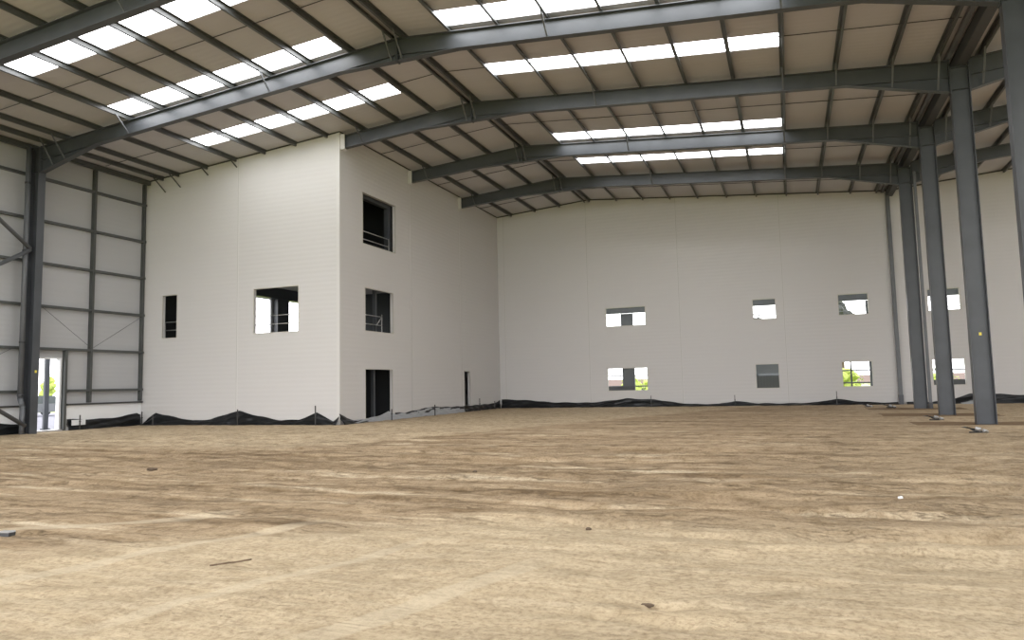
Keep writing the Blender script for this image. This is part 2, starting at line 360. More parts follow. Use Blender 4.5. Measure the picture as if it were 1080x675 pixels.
# ---------------------------------------------------------------- rafters and columns
FW, FT, D = .24, .022, .53
FNAME = {'Z': 'frame behind the camera', 'A': 'nearest frame, cutting the top left corner', 'B': 'second frame from the camera', 'C': 'third frame, landing on the block wall',
         'D': 'fourth frame from the camera', 'E': 'last frame before the back wall'}
def sweep_plate(bm, pts, y, w, t):
    """plate following polyline pts [(x,z)] of thickness t (downward), width w in y"""
    up = pts; lo = [(x, z - t) for x, z in pts]; prism(bm, up + lo[::-1], 'y', y - w / 2, y + w / 2)
def rafter(y, xa, xb, key, side, sgn, eave, braces, xmid):
    """xa = eaves end, xb = ridge end"""
    def zz(x): return ZR - TAN * abs(x - xmid)
    t = thing('roof_rafter', '%s steel rafter of the %s' % (side, FNAME[key]), 'rafter', (xa, y, zz(xa)), 'steel roof rafters')
    top = [(xa, zz(xa)), (xb, zz(xb))]
    if xb == xmid or abs(xb - xmid) < .03: bot = [(xb, 11.91), (xb + (xa - xb) / abs(xa - xb) * 2.15, 11.92)]
    else: bot = [(xb, zz(xb) - D)]
    if eave:
        xh = xa + (1 if xb > xa else -1) * 2.95; bot += [(xh, zz(xh) - D), (xa, 10.31)]
    else: bot += [(xa, zz(xa) - D)]
    b = new(); prism(b, top + bot, 'y', y - .008, y + .008); obj('web', b, M['steel'], t)
    b = new(); sweep_plate(b, top, y, FW, FT); obj('top_flange', b, M['steel'], t)
    b = new(); sweep_plate(b, [(x, z + .004) for x, z in bot], y, FW, FT); obj('bottom_flange', b, M['steel'], t)
    if eave:                                        # the cut of the haunch shows as a line of weld, an inner flange
        s_ = (1 if xb > xa else -1); xh = xa + s_ * 2.95
        b = new(); prism(b, [(xa, zz(xa) - D), (xh, zz(xh) - D), (xh, zz(xh) - D - .016), (xa, zz(xa) - D - .016)], 'y', y - FW / 2 + .02, y + FW / 2 - .02)
        obj('haunch_flange', b, M['steel'], t)
        b = new(); box(b, xa, xa + s_ * .025, y - FW / 2, y + FW / 2, 10.25, zz(xa) + .02) if s_ > 0 else box(b, xa - .025, xa, y - FW / 2, y + FW / 2, 10.25, zz(xa) + .02)
        obj('end_plate', b, M['steel'], t)
    if abs(xb - xmid) < .03:
        s_ = (1 if xa > xb else -1); b = new(); prism(b, [(xb, zz(xb) - D), (xb + s_ * 2.15, zz(xb + s_ * 2.15) - D), (xb + s_ * 2.15, zz(xb + s_ * 2.15) - D - .016), (xb, zz(xb) - D - .016)], 'y', y - .08, y + .08)
        obj('haunch_flange', b, M['steel'], t)
    for bx_ in braces:
        zb = None
        for i in range(len(bot) - 1):
            (x0, z0), (x1, z1) = bot[i], bot[i + 1]
            if min(x0, x1) - .01 <= bx_ <= max(x0, x1) + .01: zb = z0 + (z1 - z0) * ((bx_ - x0) / (x1 - x0))
        if zb is None: continue
        b = new(); bar(b, (bx_, y - .68, zz(bx_) + .05), (bx_, y - FW / 2 + .02, zb + .02), .05, .012)
        bar(b, (bx_ + .02, y - .68, zz(bx_) + .05), (bx_ + .02, y - FW / 2 + .02, zb + .02), .012, .05); obj('fly_brace', b, M['steel_light'], t)
        if abs(bx_ - xmid) < .6:
            b = new(); bar(b, (bx_, y + .68, zz(bx_) + .05), (bx_, y + FW / 2 - .02, zb + .02), .05, .012); obj('fly_brace', b, M['steel_light'], t)
    # splice plates and bolts near mid-span
    if eave:
        xs_ = xb
        b = new(); box(b, *sorted((xb, xb - (1 if xb > xa else -1) * .025)), y - FW / 2, y + FW / 2, 11.86, zz(xb) - .002); obj('apex_plate', b, M['steel'], t)
    return t
BL = [-26.7, -26.06, -22.73, -16.24, -11.43]; BR = [-11.05, -6.19, .27, 1.9, 3.53, 4.80]
def column(x0, x1, y, key, side, lab, top=None):
    t = thing('steel_column', lab, 'column', ((x0 + x1) / 2, y, 0), 'steel columns'); fw = .30; zt_ = top
    obj('web', B1(x0 + .02, x1 - .02, y - .008, y + .008, -.2, zt_), M['steel'], t)
    obj('flange', B1(x0, x0 + .022, y - fw / 2, y + fw / 2, -.2, zt_), M['steel_light'] if 0 else M['steel'], t)
    obj('flange', B1(x1 - .022, x1, y - fw / 2, y + fw / 2, -.2, zt_), M['steel'], t)
    for z in (10.36,):
        b = new(); box(b, x0 + .022, x1 - .022, y - fw / 2, y - .008, z - .01, z + .01); box(b, x0 + .022, x1 - .022, y + .008, y + fw / 2, z - .01, z + .01); obj('stiffener', b, M['steel'], t)
    b = new(); box(b, x0 + .022, x1 - .022, y - fw / 2 + .01, y - .008, zt_ - .03, zt_ - .01); obj('cap_plate', b, M['steel'], t)
    return t
c0, c1 = XR - .265, XR + .265
for key, y in (('Z', 8.11),) + tuple(FY.items()):
    if key in 'ZAB':
        rafter(y, XL, XM - .003, key, 'left', 1, True, BL, XM)
    else:
        t = rafter(y, XC + .01, XM - .003, key, 'left', 1, False, BL, XM)
        b = new(); x_ = XC + .004; za = zt(XC)
        box(b, x_, x_ + .22, y - .15, y - .135, za - .58, za + .05); box(b, x_, x_ + .22, y - .15, y + .15, za - .60, za - .58)
        obj('wall_collar', b, M['wall'], t)
    rafter(y, c0, XM + .003, key, 'right', -1, True, BR, XM)
    rafter(y, c1, XM2 - .003, key, 'next-span', 1, True, [6.02, 7.5, 10.7], XM2)
    rafter(y, XR2 - .3, XM2 + .003, key, 'far-span', -1, True, [], XM2)
CL = {'Z': 'grey steel valley column behind the camera position', 'A': 'grey steel valley column just outside the right edge', 'B': 'grey steel column cut by the right edge of the picture, nearest of the valley row',
      'C': 'tall grey steel column with small yellow sticker, standing in brown backfilled soil', 'D': 'grey steel column hiding part of the right-hand windows, between the sticker column and the one with downpipe',
      'E': 'farthest grey steel column of the valley row, downpipe on its right side'}
for key, y in (('Z', 8.11),) + tuple(FY.items()):
    t = column(c0, c1, y, key, 'valley', CL[key], 11.085)
    if key == 'C': obj('sticker', B1(5.40, 5.47, y - .014, y - .0085, 2.66, 2.75), M['yellow'], t)
for key, y, lab in (('A', FY['A'], 'grey steel wall column just outside the left edge'), ('B', FY['B'], 'dark grey steel column against the left wall beside the doorway')):
    t = column(XL - .43, XL, y, key, 'left', lab, zt(XL) - .03)
    if key == 'B': obj('sticker', B1(XL + .0005, XL + .006, y - .02, y + .06, 2.35, 2.45), M['yellow'], t)
# rainwater pipes
t = thing('downpipe', 'round grey rainwater pipe with an offset bend beside the left wall column', 'pipe', (-27.95, 19.4, 0))
b = new(); tube(b, (-27.70, 19.40, 1.35), (-27.70, 19.40, 11.3), .095, 16); obj('pipe', b, M['steel_light'], t, True)
b = new(); tube(b, (-27.70, 19.40, 1.37), (-27.60, 19.44, 1.05), .095, 16); tube(b, (-27.60, 19.44, 1.07), (-27.60, 19.44, .0), .095, 16); obj('offset_bend', b, M['steel_light'], t, True)
for z in (1.45, 3.5, 7.1, 9.8):
    b = new(); tube(b, (-27.70, 19.40, z), (-27.70, 19.40, z + .07), .108, 16); obj('pipe_collar', b, M['dark'], t, True)
t = thing('downpipe', 'square grey rainwater pipe on the right side of the farthest valley column', 'pipe', (5.74, 37.0, 0))
obj('pipe', B1(c1 + .03, c1 + .15, 36.95, 37.07, .28, 10.8), M['steel_light'], t); obj('pipe_shoe', B1(c1 + .01, c1 + .17, 36.93, 37.09, 0, .28), M['dark'], t)
t = thing('wall_post', 'slim grey steel post against the back wall behind the valley columns', 'post', (XR - .05, 42.9, 0))
obj('post', B1(XR - .16, XR + .02, 42.80, 43.0, .5, 11.28), M['steel_light'], t); obj('post_base', B1(XR - .18, XR + .04, 42.78, 43.02, 0, .5), M['steel'], t)

# K bracing in the left wall between the columns
for p, q, lab in (((-27.5, 19.45, 7.2), (-27.5, 14.1, 11.2), 'upper grey diagonal brace left of the wall column'),
                  ((-27.5, 19.45, 7.15), (-27.5, 14.1, 3.75), 'middle grey diagonal brace left of the wall column'),
                  ((-27.5, 19.5, .32), (-27.5, 14.1, 3.65), 'lowest grey diagonal brace at the foot of the left wall column')):
    b = new(); tube(b, p, q, .075, 14); tag(obj('diagonal_brace', b, M['steel_light'], None, True), lab, 'brace', 'wall bracing')
# ---------------------------------------------------------------- left wall rails, posts, plinth
RZ = [(10.29, 'highest'), (8.54, 'second highest'), (6.81, 'third highest'), (5.07, 'fourth highest'), (3.35, 'fifth highest')]
def crail(y0, y1, z, lab, h=.10, d=.19):
    b = new(); x1 = -28.0; x0 = XW + .12
    box(b, x0, x1, y0, y1, z + h / 2 - .012, z + h / 2); box(b, x0, x1, y0, y1, z - h / 2, z - h / 2 + .012); box(b, x1 - .012, x1, y0, y1, z - h / 2 + .012, z + h / 2 - .012)
    return tag(obj('wall_rail', b, M['purlin']), lab, 'rail', 'left wall rails')
for z, o_ in RZ:
    crail(8.2, YF - .02, z, 'grey horizontal cladding rail on the left wall, %s of the rails' % o_)
crail(21.62, YF - .02, 1.64, 'grey horizontal cladding rail on the left wall, lowest one right of the doorway')
crail(8.2, 20.05, 1.64, 'grey horizontal cladding rail on the left wall, lowest one left of the doorway')
tag(obj('base_angle', B1(XW + .12, -28.0, 21.62, YF - .02, 1.03, 1.10), M['gutter']), 'dark base angle under the cladding right of the doorway', 'rail', 'base angles')
tag(obj('base_angle', B1(XW + .123, -28.0, 8.2, 20.05, 1.03, 1.10), M['gutter']), 'dark base angle under the cladding left of the doorway', 'rail', 'base angles')
tag(obj('wall_stud', B1(-28.17, -27.98, 22.59, 22.70, 1.12, 11.28), M['purlin']), 'vertical grey steel stud in the middle of the left wall bay', 'post')
tag(obj('wall_stud', B1(-28.17, -28.03, 25.22, 25.34, 1.12, 11.28), M['purlin']), 'dark vertical stud where the left wall meets the block', 'post')
tag(obj('wall_stud', B1(-28.17, -27.99, 21.45, 21.56, .02, 3.30), M['purlin']), 'short grey stud forming the right side of the doorway', 'post')
tag(obj('wall_stud', B1(-28.17, -27.99, 20.05, 20.2, .02, 3.30), M['purlin']), 'short grey stud forming the left side of the doorway, behind the column', 'post')
tag(obj('plinth_panel', B1(XW + .121, -28.10, 21.63, YF - .02, -.1, 1.025), M['white']), 'white low panel at the foot of the left wall right of the doorway', 'panel', 'plinth panels')
tag(obj('plinth_panel', B1(XW + .121, -28.10, 8.2, 20.03, -.1, 1.025), M['white']), 'white low panel at the foot of the left wall left of the column', 'panel', 'plinth panels')
for y0, y1, z0, z1, lab in ((20.4, 22.65, 5.0, 3.42, 'thin wire sloping down from the wall column to the stud'), (25.2, 22.65, 5.0, 3.42, 'thin wire sloping down from the block corner to the stud'),
                            (16.3, 19.2, 1.7, 3.3, 'thin wire on the left wall left of the column')):
    b = new(); tube(b, (-27.99, y0, z0), (-27.99, y1, z1), .009, 6); tag(obj('bracing_wire', b, M['purlin']), lab, 'wire')
# doorway in the left wall
b = new(); box(b, -28.34, -28.14, 20.22, 20.27, 0, 3.0); box(b, -28.34, -28.14, 21.34, 21.42, 0, 3.0); box(b, -28.34, -28.14, 20.27, 21.34, 2.94, 3.0)
d1 = struct(obj('door_1', b, M['white']))
tag(obj('door_threshold', B1(-28.5, -28.0, 20.22, 21.42, .0, .06), M['galv']), 'metal threshold strip under the doorway', 'threshold')

# struts poking out of the block front wall under the roof
for x, lab in ((-26.9, 'leftmost'), (-26.0, 'second from the left'), (-24.38, 'third from the left'), (-22.73, 'fourth from the left')):
    L_ = {-26.9: (24.6, .58), -26.0: (24.65, .52), -24.38: (24.95, .28), -22.73: (24.95, .26)}[x]
    b = new(); bar(b, (x - .02, L_[0], zt(x) + .02), (x + .02, YF - .03, zt(x) - L_[1]), .05, .012)
    bar(b, (x - .0, L_[0], zt(x) + .02), (x + .04, YF - .03, zt(x) - L_[1]), .012, .05)
    tag(obj('roof_strut', b, M['purlin']), 'short dark strut at the top of the block front wall, %s' % lab, 'strut', 'struts at the block front')

# ---------------------------------------------------------------- inside the block
struct(obj('floor_upper', B1(XW + .13, XC - T - .01, YF + T + .01, YW - .01, 3.45, 3.68), M['concrete']))
struct(obj('floor_top', B1(XW + .13, XC - T - .01, YF + T + .01, YW - .01, 7.42, 7.62), M['concrete']))
b = new(); box(b, XW + .13, XC - T - .02, 30.9, 31.0, 0, 3.44); box(b, XW + .13, XC - T - .02, 31.4, 31.5, 7.63, 11.1); struct(obj('wall_shade_partition', b, M['inner']))  # dark partitions, added so the doorway and top window look shaded
b = new(); box(b, XW + .122, XW + .15, 25.54, 31.15, 3.69, 7.41); box(b, XW + .122, XW + .15, 39.45, 43.0, 3.69, 7.41); box(b, XW + .122, XW + .15, 25.54, 30.85, .02, 3.44); struct(obj('wall_shade_lining', b, M['inner']))  # added dark boards that paint the gloom behind the front openings
struct(obj('wall_shade_far_room', B1(XW + .16, XC - T - .02, 39.6, 39.7, 3.69, 7.41), M['inner']))  # added dark wall, keeps the middle side window looking unlit
tag(obj('steel_beam', B1(-28.1, -27.8, 31.0, 41.0, 6.78, 7.40), M['steel']), 'dark steel beam seen through the front window of the block', 'beam')
tag(obj('inner_column', B1(-28.12, -27.85, 34.60, 35.62, 3.68, 6.78), M['steel']), 'wide dark column between the two bright openings inside the front window', 'column')
tag(obj('inner_post', B1(-17.95, -17.80, 28.78, 28.93, 0, 3.44), M['steel']), 'slim blue-grey post standing inside the dark doorway of the block', 'post')
tag(obj('inner_post', B1(-17.95, -17.80, 28.95, 29.10, 3.69, 7.41), M['steel']), 'slim dark post behind the middle window of the block side', 'post')
tag(obj('inner_post', B1(-17.80, -17.55, 29.78, 30.05, 7.63, 11.8), M['steel']), 'grey steel post along the right edge of the top window of the block side', 'post')
tag(obj('steel_beam', B1(-17.80, -17.55, 26.0, 29.77, 10.0, 10.3), M['steel']), 'dark steel beam along the head of the top window of the block side', 'beam')
def guard(name_lab, pts):
    t = thing('guard_rail', name_lab, 'rail', pts[0][0])
    for p, q in pts:
        b = new(); tube(b, p, q, .022, 8); obj('rail_tube', b, M['galv'], t, True)
    return t
guard('two thin pale guard rails across the inside of the slim front window', [((-27.2, 25.8, 4.73), (-25.8, 25.8, 4.73)), ((-27.2, 25.8, 4.35), (-25.8, 25.8, 4.35)), ((-27.2, 25.8, 3.68), (-27.2, 25.8, 4.75)), ((-25.8, 25.8, 3.68), (-25.8, 25.8, 4.75))])
guard('two thin guard rails across the inside of the large front window', [((-22.6, 25.8, 4.73), (-19.0, 25.8, 4.73)), ((-22.6, 25.8, 4.35), (-19.0, 25.8, 4.35)), ((-22.6, 25.8, 3.68), (-22.6, 25.8, 4.75)), ((-19.0, 25.8, 3.68), (-19.0, 25.8, 4.75))])
guard('two white guard rails across the middle window of the block side', [((-17.6, 26.8, 4.74), (-17.6, 29.2, 4.74)), ((-17.6, 26.8, 4.34), (-17.6, 29.2, 4.34)), ((-17.6, 28.75, 4.34), (-17.6, 29.2, 4.74)), ((-17.6, 29.2, 3.68), (-17.6, 29.2, 4.85)), ((-17.6, 26.8, 3.68), (-17.6, 26.8, 4.75))])
guard('two thin guard rails across the top window of the block side', [((-17.5, 26.6, 8.47), (-17.5, 29.7, 8.47)), ((-17.5, 26.6, 8.11), (-17.5, 29.7, 8.11)), ((-17.5, 26.6, 7.62), (-17.5, 26.6, 8.5)), ((-17.5, 29.7, 7.62), (-17.5, 29.7, 8.5))])

# ---------------------------------------------------------------- floor of graded sand
def vnoise(x, y, seed):
    r = np.random.default_rng(seed); g = r.random((256, 256)); xi = np.floor(x).astype(int); yi = np.floor(y).astype(int)
    fx = x - xi; fy = y - yi; fx = fx * fx * (3 - 2 * fx); fy = fy * fy * (3 - 2 * fy)
    a = g[xi % 256, yi % 256]; b = g[(xi + 1) % 256, yi % 256]; c = g[xi % 256, (yi + 1) % 256]; d = g[(xi + 1) % 256, (yi + 1) % 256]
    return (a * (1 - fx) + b * fx) * (1 - fy) + (c * (1 - fx) + d * fx) * fy - .5
def gheight(x, y):
    th = math.radians(-6); u = x * math.cos(th) - y * math.sin(th); v = x * math.sin(th) + y * math.cos(th)
    fore = np.clip((y + .16 * x - 5.6) / 2., 0, 1)
    wob = vnoise(u * .35, v * .35, 1)
    h = fore * (.075 * vnoise(u * .22, v * 1.5 + wob, 2) + .04 * vnoise(u * .08, v * 2.6, 21) + .05 * vnoise(u * .6, v * 3.2 + 2 * wob, 3) + .028 * vnoise(u * 1.8, v * 7, 4))
    a2 = math.radians(28); p = x * math.cos(a2) + y * math.sin(a2); q = -x * math.sin(a2) + y * math.cos(a2)
    h += (1 - fore) * (.03 * vnoise(p * .4, q * 2.4, 5) + .012 * vnoise(p * 1.5, q * 6, 6))
    h += fore * .03 * np.abs(vnoise(x * 2.3, y * 5, 11)) * (vnoise(x * .3, y * .5, 12) > -.1)
    h += .05 * vnoise(x * .12, y * .12, 7) + .018 * vnoise(x * 1.1, y * 1.1, 8) + .010 * vnoise(x * 4, y * 4, 9)
    for (cx, cy, rx, ry, a) in ((-.92, 5.0, .35, .10, .035), (-.80, 4.65, .5, .09, .03), (-3.9, 8.3, .8, .15, .04), (.6, 7.6, .6, .12, .05), (-.1, 4.0, .4, .1, .025), (.75, 9.0, 1.3, .22, .06), (-1.9, 7.6, .5, .15, .035)):
        h -= a * np.exp(-((x - cx) / rx) ** 2 - ((y - cy) / ry) ** 2) * (1 + 1.5 * vnoise(x * 9, y * 9, 10))
    edge = np.clip((np.minimum(YW - y, 42) - .2) / 1.5, 0, 1) * np.clip((x + 28.1) / 1.2, 0, 1)
    near_b = np.where((x < XC + 1.2), np.clip((YF - y - .1) / 1.2, 0, 1), 1)
    return 1.5 * h * edge * near_b * np.clip((27. - y) / 14., .22, 1)
ys = [-3.0]
while ys[-1] < 43.2: ys.append(ys[-1] + max(.028, min(.25, abs(ys[-1]) * .0055)))
ys = np.array([-12.] + ys); xs = np.concatenate([np.arange(-28.3, -10, .11), np.arange(-10, 4, .045), np.arange(4, 12, .11), np.arange(12, 39, 1.5)])
GX, GY = np.meshgrid(xs, ys, indexing='ij'); GZ = gheight(GX, GY)
nx, ny = GX.shape
co = np.stack([GX, GY, GZ], -1).reshape(-1, 3).astype(np.float32)
idx = np.arange(nx * ny).reshape(nx, ny)
q = np.stack([idx[:-1, :-1], idx[1:, :-1], idx[1:, 1:], idx[:-1, 1:]], -1).reshape(-1, 4)
me = bpy.data.meshes.new('floor'); me.vertices.add(len(co)); me.vertices.foreach_set('co', co.ravel())
me.loops.add(q.size); me.loops.foreach_set('vertex_index', q.ravel().astype(np.int32))
me.polygons.add(len(q)); me.polygons.foreach_set('loop_start', np.arange(0, q.size, 4, dtype=np.int32)); me.polygons.foreach_set('loop_total', np.full(len(q), 4, dtype=np.int32))
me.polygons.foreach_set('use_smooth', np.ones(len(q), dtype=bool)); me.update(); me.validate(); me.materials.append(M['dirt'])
fl = bpy.data.objects.new('floor', me); C.objects.link(fl); struct(fl)
def gz(x, y): return float(gheight(np.array([x]), np.array([y]))[0])

# ---------------------------------------------------------------- plastic sheet along the wall feet
def film(path, out, name, label, m, nseg=14, spread=.30, seed=0, zlow=0.0, amp=.65, grp='plastic sheeting'):
    """path: [(x, y, ztop)] along the wall; out: unit vector away from the wall"""
    r = random.Random(seed); pts = []
    for (a, b_) in zip(path[:-1], path[1:]):
        L = math.hypot(b_[0] - a[0], b_[1] - a[1]); n = max(2, int(L / .09))
        for i in range(n):
            t = i / n; sg = math.sin(t * math.pi) * .0; pts.append((a[0] + (b_[0] - a[0]) * t, a[1] + (b_[1] - a[1]) * t, a[2] + (b_[2] - a[2]) * t - sg))
    pts.append(path[-1]); bm = new(); rowsv = []
    for i, (x, y, z) in enumerate(pts):
        row = []; s = i * .09
        for k_ in range(nseg + 1):
            t = k_ / nseg; zz_ = z + (zlow - z) * t
            o = .015 + spread * (t ** 1.4) * (.5 + .5 * math.sin(s * 1.3 + seed)) * .6 + spread * .45 * t
            o += amp * (.045 * math.sin(t * 9 + s * 3.1 + 2 * math.sin(s)) + .03 * math.sin(s * 7.3 - t * 5)) * math.sin(math.pi * min(1, t * 1.1)) + r.uniform(-.008, .008)
            o = max(.012, o); row.append(bm.verts.new((x + out[0] * o, y + out[1] * o, max(zlow, zz_ + .015 * math.sin(s * 5 + t * 9)))))
        rowsv.append(row)
    for i in range(len(rowsv) - 1):
        for k_ in range(nseg): bm.faces.new((rowsv[i][k_], rowsv[i + 1][k_], rowsv[i + 1][k_ + 1], rowsv[i][k_ + 1]))
    ob = obj(name, bm, m, None, True); so = ob.modifiers.new('thickness', 'SOLIDIFY'); so.thickness = .004
    return tag(ob, label, 'plastic sheet', grp)
film([(-28.0, YF, .02), (-27.65, YF, .30), (-27.2, YF, .56), (-26.2, YF, .38), (-25.0, YF, .20), (-24.0, YF, .25), (-22.9, YF, .53), (-22.4, YF, .60), (-21.4, YF, .38), (-20.2, YF, .19), (-19.3, YF, .22), (-18.4, YF, .50), (-18.0, YF, .34), (-17.6, YF, .15), (-17.32, YF, .34)], (0, -1),
     'plastic_membrane', 'black plastic sheet sagging in swags along the foot of the block front wall', M['black'], seed=1, spread=.22)
film([(XC, 25.3, .46), (XC, 25.9, .24), (XC, 26.6, .10), (XC, 27.4, .12)], (1, 0), 'plastic_membrane', 'black plastic sheet draped round the outer corner of the block', M['black'], seed=2, spread=.25)
film([(XC, 26.3, .12), (XC, 27.3, .16), (XC, 28.2, .2), (XC, 29.2, .38), (XC, 29.7, .26), (XC, 30.8, .24), (XC, 32.4, .32), (XC, 33.5, .40), (XC, 35.5, .30), (XC, 37.4, .22)], (1, 0), 'plastic_membrane', 'silvery grey plastic sheet along the block side wall past the dark doorway', M['greyfilm'], seed=3, spread=.25, amp=.35)
film([(XC, 29.8, .29), (XC, 30.8, .27), (XC, 33.5, .44), (XC, 35.5, .36), (XC, 37.5, .33), (XC, 41.9, .34), (XC, 42.9, .5)], (1, 0), 'plastic_membrane', 'dark plastic sheet behind the grey one along the block side wall to the inner corner', M['black'], seed=4, spread=.05)
film([(-17.2, YW, .55), (-16.4, YW, .52), (-15.2, YW, .46), (-13.9, YW, .33), (-12.7, YW, .30), (-11.4, YW, .28), (-10.4, YW, .36), (-9.2, YW, .50), (-8.4, YW, .46), (-7.5, YW, .42), (-6.4, YW, .24), (-5.4, YW, .13), (-3.9, YW, .12), (-3.0, YW, .27), (-1.75, YW, .13), (.2, YW, .11), (1.3, YW, .16), (2.25, YW, .33), (3.1, YW, .2), (4., YW, .12), (5.2, YW, .1)], (0, -1),
     'plastic_membrane', 'long black plastic sheet along the foot of the back wall below the window rows', M['black'], seed=5, spread=.3)
film([(5.6, YW, .12), (6.8, YW, .12), (7.6, YW, .22), (8.5, YW, .50), (9.8, YW, .47), (10.8, YW, .40), (13, YW, .3)], (0, -1), 'plastic_membrane', 'black plastic sheet along the back wall right of the valley columns', M['black'], seed=6, spread=.3)
film([(8.0, YW - .03, .16), (8.6, YW - .03, .3), (9.0, YW - .03, .26)], (0, -1), 'plastic_membrane', 'grey fold of plastic showing between the two rightmost columns', M['greyfilm'], seed=9, spread=.42)
film([(-28.08, 21.65, .46), (-28.08, 22.4, .42), (-28.08, 23.4, .40), (-28.08, 24.3, .44), (-28.08, 25.1, .58), (-28.08, 25.3, .5)], (1, 0), 'plastic_membrane', 'black plastic sheet under the white low panel right of the doorway', M['black'], seed=7, spread=.12)
film([(-28.08, 12., .5), (-28.08, 15, .45), (-28.08, 17.5, .5), (-28.08, 18.8, .45), (-28.08, 19.9, .36)], (1, 0), 'plastic_membrane', 'black plastic sheet under the white low panel at the left edge', M['black'], seed=8, spread=.2)
# marker pegs
def peg(x, y, h, lab, w=.018):
    b = new(); box(b, x - w, x + w, y - w, y + w, -.05, h); box(b, x - w * 1.6, x + w * 1.6, y - w * 1.4, y + w * 1.4, h * .52, h * .60)
    tag(obj('marker_peg', b, M['gutter']), lab, 'peg', 'pegs holding the plastic sheeting')
for x, h, l in ((-22.25, .68, 'short dark peg pinning the sheet at the middle of the block front wall'), (-18.26, .80, 'tall thin peg near the right end of the block front wall'), (-27.05, .48, 'short peg near the left end of the block front wall')):
    peg(x, YF - .32, h, l)
for y, h, l in ((28.92, .5, 'thin peg at the right side of the dark doorway'), (33.2, .55, 'thin peg holding the grey sheet midway along the block side'), (38.9, .72, 'thin brown peg just right of the narrow doorway slit'), (41.2, .5, 'thin peg near the inner corner of the block and back wall')):
    peg(XC + .36, y, h, l)
for x, h, l in ((-7.67, .66, 'thin peg below the wide lower window of the back wall'), (-2.98, .62, 'thin peg left of the dark lower window on the back wall'), (2.25, .75, 'thin peg below the lower window with green view')):
    peg(x, YW - .42, h, l)
peg(-27.75, 22.0, .62, 'thin dark peg in front of the small white block by the doorway'); peg(-27.8, 25.15, .62, 'thin peg in the corner of left wall and block')
tag(obj('small_board', B1(-27.92, -27.86, 21.75, 22.35, .20, .42), M['white']), 'small pale board lying against the black sheet right of the doorway', 'board')

# ---------------------------------------------------------------- odds and ends on the ground
def lump(x, y, r, name, label, m, cat, sq=.5, seed=1, el=1.0, z=None, grp=None):
    b = new(); bmesh.ops.create_icosphere(b, subdivisions=3, radius=r); rr = random.Random(seed)
    ph = [rr.uniform(0, 6) for _ in range(6)]
    for v in b.verts:
        c = v.co / r; f = 1 + .22 * math.sin(3 * c.x + ph[0]) * math.sin(4 * c.y + ph[1]) + .14 * math.sin(9 * c.z + ph[2]) * math.sin(8 * c.x + ph[3]) + .08 * rr.uniform(-1, 1)
        v.co = Vector((c.x * el, c.y, c.z * sq)) * r * f
    zz_ = gz(x, y) if z is None else z
    for v in b.verts: v.co += Vector((x, y, zz_ + r * sq * .45))
    return tag(obj(name, b, m), label, cat, grp)
M['clod'] = mat('damp soil', (.10, .07, .045), .95)
lump(-11.32, 10.49, .06, 'dirt_clod', 'small dark clod alone on the sand at the left', M['clod'], 'clod', .5, 2, 1.8)
lump(-.98, 5.02, .022, 'dirt_clod', 'dark crumb in the scrape at the bottom centre', M['clod'], 'clod', .6, 3, 1.8)
lump(-.88, 5.0, .026, 'dirt_clod', 'dark crumb at the right of the bottom centre scrape', M['clod'], 'clod', .6, 4, 1.2)
lump(1.16, 9.97, .03, 'white_stone', 'tiny white stone on the sand to the right', M['white'], 'stone', .6, 5)
lump(-2.0, 7.3, .03, 'dirt_clod', 'dark clod near the middle of the ground', M['clod'], 'clod', .6, 6)
lump(-4.9, 11.0, .035, 'dirt_clod', 'small dark clod beyond the middle of the ground', M['clod'], 'clod', .6, 7)
# metal offcut at the left edge
t = thing('metal_offcut', 'flat silver metal offcut with black underside at the left edge', 'offcut', (-7.92, 5.45, gz(-7.92, 5.45)))
b = new(); prism(b, [(-8.0, .045), (-7.83, .055), (-7.825, .04), (-8.0, .03)], 'y', 5.41, 5.49); obj('top_plate', b, M['galv'], t)
b = new(); prism(b, [(-8.0, .028), (-7.825, .038), (-7.835, -.01), (-7.99, -.015)], 'y', 5.415, 5.49); obj('underside', b, M['dark'], t)
for o in t.children: o.location.z = gz(-7.92, 5.45)
# twig
b = new(); pts = [(-4.68, 4.96), (-4.65, 5.01), (-4.60, 5.10), (-4.56, 5.13), (-4.50, 5.26)]
for p_, q_ in zip(pts[:-1], pts[1:]): tube(b, (*p_, gz(*p_) + .006), (*q_, gz(*q_) + .006), .007, 8)
tag(obj('twig', b, M['timber'], None, True), 'thin dark twig lying on the sand at the lower left', 'twig')
# crumpled tie bars beside the columns
def tiebar(x, y, s, label):
    z = gz(x, y); t = thing('holding_down_strap', label, 'strap', (x, y, z), 'metal straps by the columns')
    b = new(); pts = [(-.42, .12), (-.30, .13), (-.16, .02), (.02, -.02), (.05, .02), (-.12, .09), (-.25, .10)]
    prism(b, [(x + px * s, z + .03 + pz * s) for px, pz in pts], 'y', y - .10 * s, y + .04 * s); obj('crumpled_plate', b, M['gutter'], t)
    b = new(); tube(b, (x - .12 * s, y - .10 * s, z + .13 * s), (x + .0 * s, y - .12 * s, z + .09 * s), .045 * s, 12); obj('bright_sleeve', b, M['galv'], t, True)
    b = new(); tube(b, (x + .05 * s, y - .12 * s, z + .08 * s), (x + .15 * s, y - .05 * s, z + .03 * s), .04 * s, 12); obj('bright_sleeve', b, M['galv'], t, True)
    b = new(); tube(b, (x - .24 * s, y, z + .02), (x + .18 * s, y + .02, z + .0), .02 * s, 8); obj('bar', b, M['gutter'], t, True)
tiebar(4.42, 21.6, 1.0, 'crumpled shiny metal strap on the sand before the sticker column')
tiebar(4.50, 27.8, 1.0, 'crumpled shiny metal strap on the sand left of the second valley column')
tiebar(4.35, 38.2, 1.0, 'small shiny metal strap on the sand by the farthest valley column')
tiebar(3.5, 39.4, .9, 'small metal strap on the sand near the back wall post')

